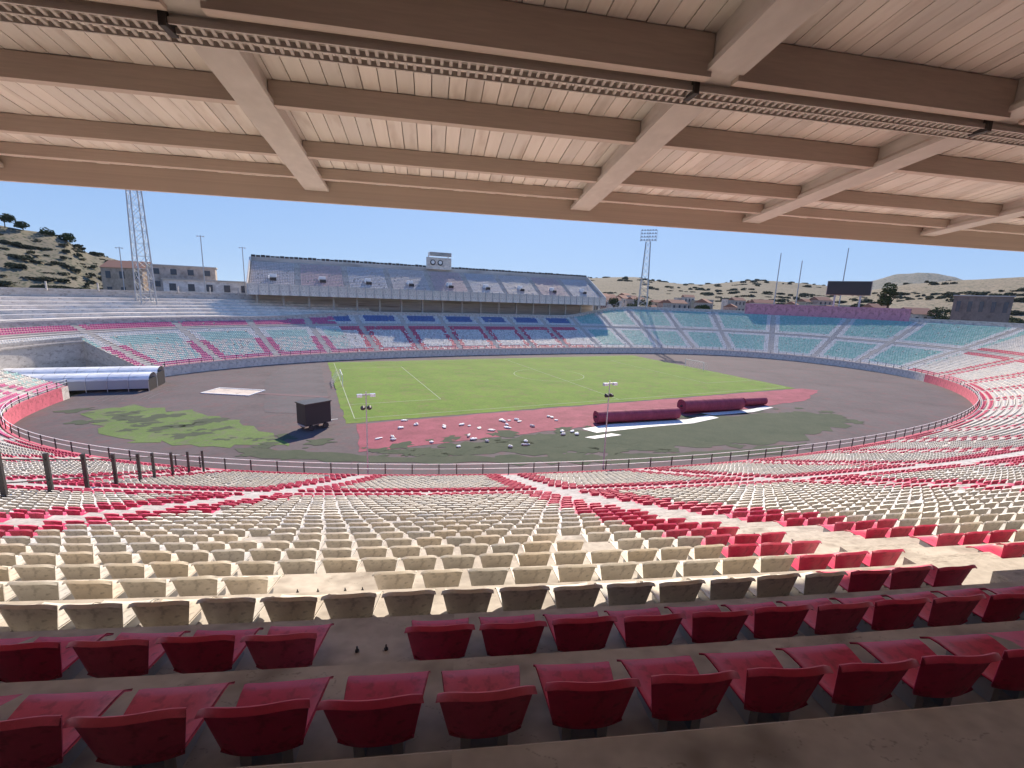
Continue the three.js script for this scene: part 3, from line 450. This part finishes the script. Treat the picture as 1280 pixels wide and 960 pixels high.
{ // sacks and bundles strewn over the lane and verge
  const mk = (k) => { const g = new THREE.SphereGeometry(0.5, 12, 8), p = g.attributes.position; for (let i = 0; i < p.count; i++) { const x = p.getX(i), y = p.getY(i), z = p.getZ(i), n = 0.8 + 0.5 * fbm(x * 3 + k * 9, z * 3 + y * 3 + 20, 3); const w = 0.75 + 0.9 * Math.abs(fbm(x * 5 + k * 3 + 9, z * 5 + 7, 2) - 0.5) * 2; p.setXYZ(i, x * 1.2 * n * w, Math.max(-0.22, y * 0.5 * n * w), z * 0.7 * n); } g.translate(0, 0.22, 0); g.computeVertexNormals(); return g; };
  const G = [0, 1, 2, 3].map(mk), sm2 = [lin(0.74, 0.73, 0.70), lin(0.66, 0.63, 0.58)].map((c) => std({ color: c, roughness: 0.8 }));
  const spots = []; for (const [cx, cz, n, sx, sz] of [[-46, 7, 8, 3.5, 5], [-35, 9, 9, 6, 2.5], [-25, 9, 9, 5, 2.5], [-20, 16.5, 4, 4, 1.5], [-38, 15, 5, 5, 2], [-30, 19, 3, 6, 1.5]]) for (let k = 0; k < n; k++) spots.push([cx + rr(-1, 1) * sx, cz + rr(-1, 1) * sz, cx < -40 ? 'near the black trailer' : cz < 12 ? 'on the red lane' : 'on the dark grass verge']);
  spots.forEach(([x, z, wh], k) => { const o = mesh('sack', G[k % 4], sm2[k % 2]); o.position.set(x, 0, z); o.rotation.y = rr(0, 6); o.scale.set(rr(0.45, 1.0), rr(0.35, 0.8), rr(0.5, 0.95)); tag(o, `${k % 2 ? 'cream' : 'white'} sack lying ${wh}`, 'sack', `${k % 2 ? 'cream' : 'white'} sacks ${wh}`); });
}
{ // landing pit with a white kerb on the left bend
  const g = thing('landing_pit', 'pale sand landing pit edged with white boards on the left bend', 'sand pit'); g.position.set(-70.5, 0, -26.5); g.rotation.y = -0.5;
  mesh('sand', box(9, 0.06, 4.6, 0, 0.03, 0), std({ map: T.concrete, color: lin(1.1, 1.02, 0.95), roughness: 1 }), g);
  for (const z of [-2.4, 2.4]) mesh('kerb', box(9.4, 0.16, 0.2, 0, 0.08, z), M.white, g); for (const x of [-4.6, 4.6]) mesh('kerb', box(0.2, 0.155, 4.6, x, 0.0775, 0), M.white, g);
  mesh('runway', box(14, 0.02, 1.3, 11.8, 0.012, 0), std({ map: T.track, color: lin(1.5, 1.3, 1.3), roughness: 1 }), g);
}
for (const [s, label] of [[-1, 'white goal frame with net at the pitch end beside the black trailer'], [1, 'white goal frame with net at the pitch end beside the teal stand']]) {
  const g = thing('goal', label, 'goal'); g.position.set(s * 51, 0, -30.75); g.rotation.y = s < 0 ? -Math.PI / 2 : Math.PI / 2;
  for (const x of [-3.66, 3.66]) mesh('post', bar(V(x, 0, 0), V(x, 2.44, 0), 0.06, 10), M.white, g); mesh('crossbar', bar(V(-3.72, 2.44, 0), V(3.72, 2.44, 0), 0.06, 10), M.white, g);
  const N = []; for (let k = 0; k <= 12; k++) { const x = -3.66 + 7.32 * k / 12; N.push(bar(V(x, 2.42, 0), V(x, 2.3, 0.9), 0.012, 3), bar(V(x, 2.3, 0.9), V(x, 0, 2), 0.012, 3)); } for (let k = 0; k <= 6; k++) { const y = 2.3 * k / 6, z = 2 - 1.1 * k / 6; N.push(bar(V(-3.66, y, z), V(3.66, y, z), 0.012, 3)); } mesh('net', mergeGeometries(N), M.white, g);
}
{ // players' tunnel: two white canopies out of the left end
  const g = thing('player_tunnel', 'twin white vaulted canopies of the players tunnel leaving the left stand', 'tunnel'); g.position.set(-96, 0, -35.5); g.rotation.y = -0.06;
  const vault = (w, h) => { const q = new Quads(), n = 10; for (let k = 0; k < n; k++) { const a = Math.PI * k / n, b = Math.PI * (k + 1) / n; for (let s = 0; s < 8; s++) q.quad(V(-13 + s * 3.1, h + 1.1 * Math.sin(a), -w * Math.cos(a)), V(-13 + (s + 1) * 3.1 - 0.05, h + 1.1 * Math.sin(a), -w * Math.cos(a)), V(-13 + (s + 1) * 3.1 - 0.05, h + 1.1 * Math.sin(b), -w * Math.cos(b)), V(-13 + s * 3.1, h + 1.1 * Math.sin(b), -w * Math.cos(b)), [s / 3, a, s / 3 + 0.3, a, s / 3 + 0.3, b, s / 3, b]); } return q.geo(); };
  for (const [z, h] of [[-2.7, 2.6], [1.7, 2.1]]) { const c = mesh('canopy', vault(2.0, h), std({ map: T.plastic, color: lin(0.8, 0.82, 0.85), roughness: 0.5 }), g); c.position.z = z; for (const s of [-1, 1]) { mesh('side_panel', box(24.6, h - 0.5, 0.06, -0.7, h / 2 + 0.25, z + s * 2.0), std({ color: lin(0.34, 0.35, 0.38), roughness: 0.6 }), g); } for (let k = 0; k < 9; k++) for (const s of [-1, 1]) mesh('post', box(0.1, h, 0.1, -13 + k * 3.08, h / 2, z + s * 2.08), M.galv, g); mesh('mouth', box(0.08, h, 3.7, 11.65, h / 2, z), M.dark, g); }
}

// ------------------------------------------------------------------ beyond the left end: bleachers, boundary wall, houses
{
  const b = thing('concrete_bleachers', 'broad pale concrete bleacher steps above the left end seats', 'bleachers');
  for (let k = 0; k < 7; k++) { const q = new Quads(), s = 24.5 + k * 3, h = 10.4 + k * 0.85; for (let i = 0; i < NS; i++) { const p = PHI[i]; if (!(p < -128 || p > 172)) continue; const j = (i + 1) % NS, u0 = U[i] / 5; q.quad(at(i, s, h), at(j, s, h), at(j, s + 3, h), at(i, s + 3, h), [u0, s / 5, u0 + 0.1, s / 5, u0 + 0.1, s / 5 + 0.6, u0, s / 5 + 0.6]); q.quad(at(i, s, h - 0.85), at(j, s, h - 0.85), at(j, s, h), at(i, s, h), [u0, 0, u0 + 0.1, 0, u0 + 0.1, 0.2, u0, 0.2]); } mesh('step', q.geo(), M.plaster, b); }
  const w = thing('boundary_wall', 'grey boundary wall with posts behind the pale bleachers', 'wall'), q = new Quads(); let c = 0;
  for (let i = 0; i < NS; i++) { const p = PHI[i]; if (!(p < -128 || p > 172)) continue; const j = (i + 1) % NS, u0 = U[i] / 5; q.quad(at(i, 45.5, 0), at(j, 45.5, 0), at(j, 45.5, 17.6), at(i, 45.5, 17.6), [u0, 0, u0 + 0.1, 0, u0 + 0.1, 4, u0, 4]); if (c++ % 12 === 0) { const P = at(i, 45.3, 17.3); const o = mesh('post', box(0.3, 2.2, 0.3, 0, 0.9, 0), M.concrete, w); o.position.copy(P); } }
  mesh('wall', q.geo(), M.concrete, w);
}
function house(x, z, base, w, d, h, ry, wall, label, roofKind, win = [3, 1], group) {
  const g = thing('house', label, 'house', group); g.position.set(x, base, z); g.rotation.y = ry;
  const wm = std({ map: T.concrete, color: lin(...wall), roughness: 0.9 }); mesh('wall', box(w, h, d, 0, h / 2, 0), wm, g);
  if (roofKind === 'gable') { const s = new THREE.Shape([[-d / 2 - 0.4, h], [d / 2 + 0.4, h], [0, h + d * 0.28]].map((p) => new THREE.Vector2(...p))); const e = new THREE.ExtrudeGeometry(s, { depth: w + 0.6, bevelEnabled: false }); e.rotateY(Math.PI / 2); e.translate(-w / 2 - 0.3, 0.02, 0); mesh('roof', e, M.tile, g); }
  else mesh('roof', box(w + 0.8, 0.4, d + 0.8, 0, h + 0.2, 0), M.concrete, g);
  for (let a = 0; a < win[0]; a++) for (let b = 0; b < win[1]; b++) for (const s of [-1, 1]) mesh('window', box(w / win[0] * 0.36, h / win[1] * 0.45, 0.12, -w / 2 + w * (a + 0.5) / win[0], h * (b + 0.55) / win[1], s * (d / 2 + 0.02)), M.glass, g);
}
house(-98, -134, 0, 20, 10, 26, 0.1, [1.0, 0.9, 0.85], 'tall pale house with an overhanging flat roof below the hillside', 'flat', [4, 6]);
house(-88, -122, 0, 26, 8, 21.2, 0.05, [1.35, 1.4, 1.5], 'long white building with blue-grey openings behind the left end', 'flat', [5, 4]);
house(-118, -150, 2, 14, 10, 23, -0.3, [0.9, 0.75, 0.62], 'brownish gabled house beside the lattice tower', 'gable', [3, 4]);
{ // town on the rise behind the right-hand stands
  const cols = [[1.3, 1.2, 1.1], [1.1, 0.8, 0.7], [0.9, 0.85, 0.8], [1.4, 1.35, 1.3], [1.0, 0.9, 0.7]];
  for (let k = 0; k < 46; k++) { const yaw = rr(0.52, 1.15), R = rr(360, 620), x = CAM.x + Math.sin(yaw) * R, z = CAM.z - Math.cos(yaw) * R, base = Math.max(0, (R - 330) / 300 * 13), h = rr(7, 13); house(x, z, base - 6, rr(10, 20), rr(8, 14), h + 6 + 4, rr(-0.6, 0.6), cols[k % 5], `small ${['cream', 'reddish', 'grey', 'white', 'ochre'][k % 5]} ${k % 3 ? 'gabled' : 'flat-roofed'} town house on the rise behind the right stands`, k % 3 ? 'gable' : 'flat', [3, 3], `${['cream', 'reddish', 'grey', 'white', 'ochre'][k % 5]} ${k % 3 ? 'gabled' : 'flat-roofed'} town houses`); }
  const sb = thing('video_screen', 'large dark blank scoreboard screen on posts above the right end rim', 'scoreboard'); sb.position.set(155.8, 0, -50.2); sb.rotation.y = -1.1;
  mesh('screen', box(15.2, 5.6, 0.8, 0, 28.6, 0), M.dark, sb); mesh('frame', box(15.7, 6.0, 0.5, 0, 28.6, -0.3), M.purlin, sb); for (const s of [-4.5, 4.5]) mesh('support', box(0.7, 27, 0.7, s, 13, -0.6), M.galv, sb);
  house(184, -17, 0, 16, 10, 26.4, -1.2, [0.45, 0.38, 0.36], 'dark low service building behind the right end rim', 'flat', [5, 3]);
}

// ------------------------------------------------------------------ trees and scrub
const leafG = (() => { const q = new Quads(); for (let k = 0; k < 3; k++) { const a = k * 2.1, b = k * 0.9; const x = V(Math.cos(a), 0.2 * k, Math.sin(a)).multiplyScalar(0.5), y = V(-Math.sin(a) * Math.sin(b), Math.cos(b), Math.cos(a) * Math.sin(b)).multiplyScalar(0.34); q.quad(x.clone().negate(), y.clone().negate(), x, y); } return q.geo(); })();
const leafM = [lin(0.05, 0.075, 0.025), lin(0.075, 0.09, 0.035)].map((c) => std({ color: c, roughness: 1 }));
function tree(x, y, z, h, r, label, group) {
  const g = thing('tree', label, 'tree', group); g.position.set(x, y, z); const P = [];
  const trunk = [bar(V(0, -0.5, 0), V(0.1, h * 0.55, 0), h * 0.035, 7, h * 0.02)]; for (let k = 0; k < 4; k++) trunk.push(bar(V(0, h * 0.4, 0), V(Math.cos(k * 1.7) * r * 0.5, h * 0.72, Math.sin(k * 1.7) * r * 0.5), h * 0.014, 5, h * 0.006)); mesh('trunk', mergeGeometries(trunk), std({ color: lin(0.09, 0.07, 0.05), roughness: 1 }), g);
  const lobes = []; for (let k = 0; k < 9; k++) { const a = rr(0, 6.28), d = rr(0.2, 0.75) * r; lobes.push([Math.cos(a) * d, h * rr(0.5, 0.9), Math.sin(a) * d, r * rr(0.3, 0.5)]); }
  for (let k = 0; k < 700; k++) { const l = lobes[k % 9], v = V(rr(-1, 1), rr(-1, 1), rr(-1, 1)).normalize().multiplyScalar(l[3] * Math.cbrt(rr(0.25, 1))); const q = leafG.clone(); q.rotateY(rr(0, 6)); q.rotateX(rr(-1, 1)); const s = r * rr(0.1, 0.19); q.scale(s, s, s); q.translate(l[0] + v.x, l[1] + v.y * 0.8, l[2] + v.z); P.push(q); }
  mesh('crown', mergeGeometries(P), leafM[Math.floor(rr(0, 2))], g);
}
for (const [x, y, z] of [[-196, 44, -226], [-186, 43.5, -231], [-181, 42, -234], [-173, 40, -237], [-192, 41, -222], [-167, 38, -239]]) tree(x, y - 1, z, rr(5, 7.5), rr(3.5, 5), 'dark bushy tree on the crest of the left hill', 'trees on the left hill crest');
tree(171, 14, -42, 18, 5.6, 'dark rounded tree beside the blank scoreboard screen');
for (let k = 0; k < 16; k++) { const yaw = rr(0.6, 1.35), R = rr(280, 420); tree(CAM.x + Math.sin(yaw) * R, Math.max(2, (R - 330) / 300 * 13) + 3, CAM.z - Math.cos(yaw) * R, rr(12, 18), rr(5, 8), 'dark green tree among the town houses behind the right stands', 'trees in the town'); }
{ // scrub on the hills
  const ray = new THREE.Raycaster(), N = 1500, L = []; const bg = (() => { const P = []; let s2 = 5; const r2 = () => (s2 = (s2 * 16807) % 2147483647) / 2147483647; for (let k = 0; k < 46; k++) { const q = leafG.clone(); q.rotateY(r2() * 6); q.rotateX(r2() * 2 - 1); q.scale(0.5, 0.5, 0.5); const v = V(r2() - 0.5, r2() * 0.6, r2() - 0.5); q.translate(v.x * 1.6, v.y, v.z * 1.6); P.push(q); } return mergeGeometries(P); })();
  for (const [hl, n, sc, jt] of [[hillL, N, 1, 3], [hillM, 1600, 3.2, 12], [hillR, 1500, 2.2, 8]]) { const pa = hl.geometry.attributes.position; for (let k = 0; k < n; k++) { const i = Math.floor(rr(0, pa.count)); if (pa.getY(i) < 6 || fbm(pa.getX(i) / (40 * sc), pa.getZ(i) / (40 * sc), 3) < 0.42) continue; L.push([pa.getX(i) + rr(-jt, jt), pa.getY(i) - 0.3 * sc, pa.getZ(i) + rr(-jt, jt), sc]); } }
  const im = new THREE.InstancedMesh(bg, std({ color: lin(0.085, 0.085, 0.045), roughness: 1 }), L.length), d = new THREE.Object3D(); L.forEach((p, i) => { d.position.set(p[0], p[1], p[2]); d.rotation.y = rr(0, 6); d.scale.set(rr(0.8, 3.0) * p[3], rr(0.7, 2.4) * p[3], rr(0.8, 3.0) * p[3]); d.updateMatrix(); im.setMatrixAt(i, d.matrix); });
  im.name = 'hill_scrub'; sh(im); im.userData = { kind: 'stuff', label: 'low dark scrub bushes dotted over the hillsides', category: 'bushes' }; scene.add(im);
}
renderer.render(scene, camera);
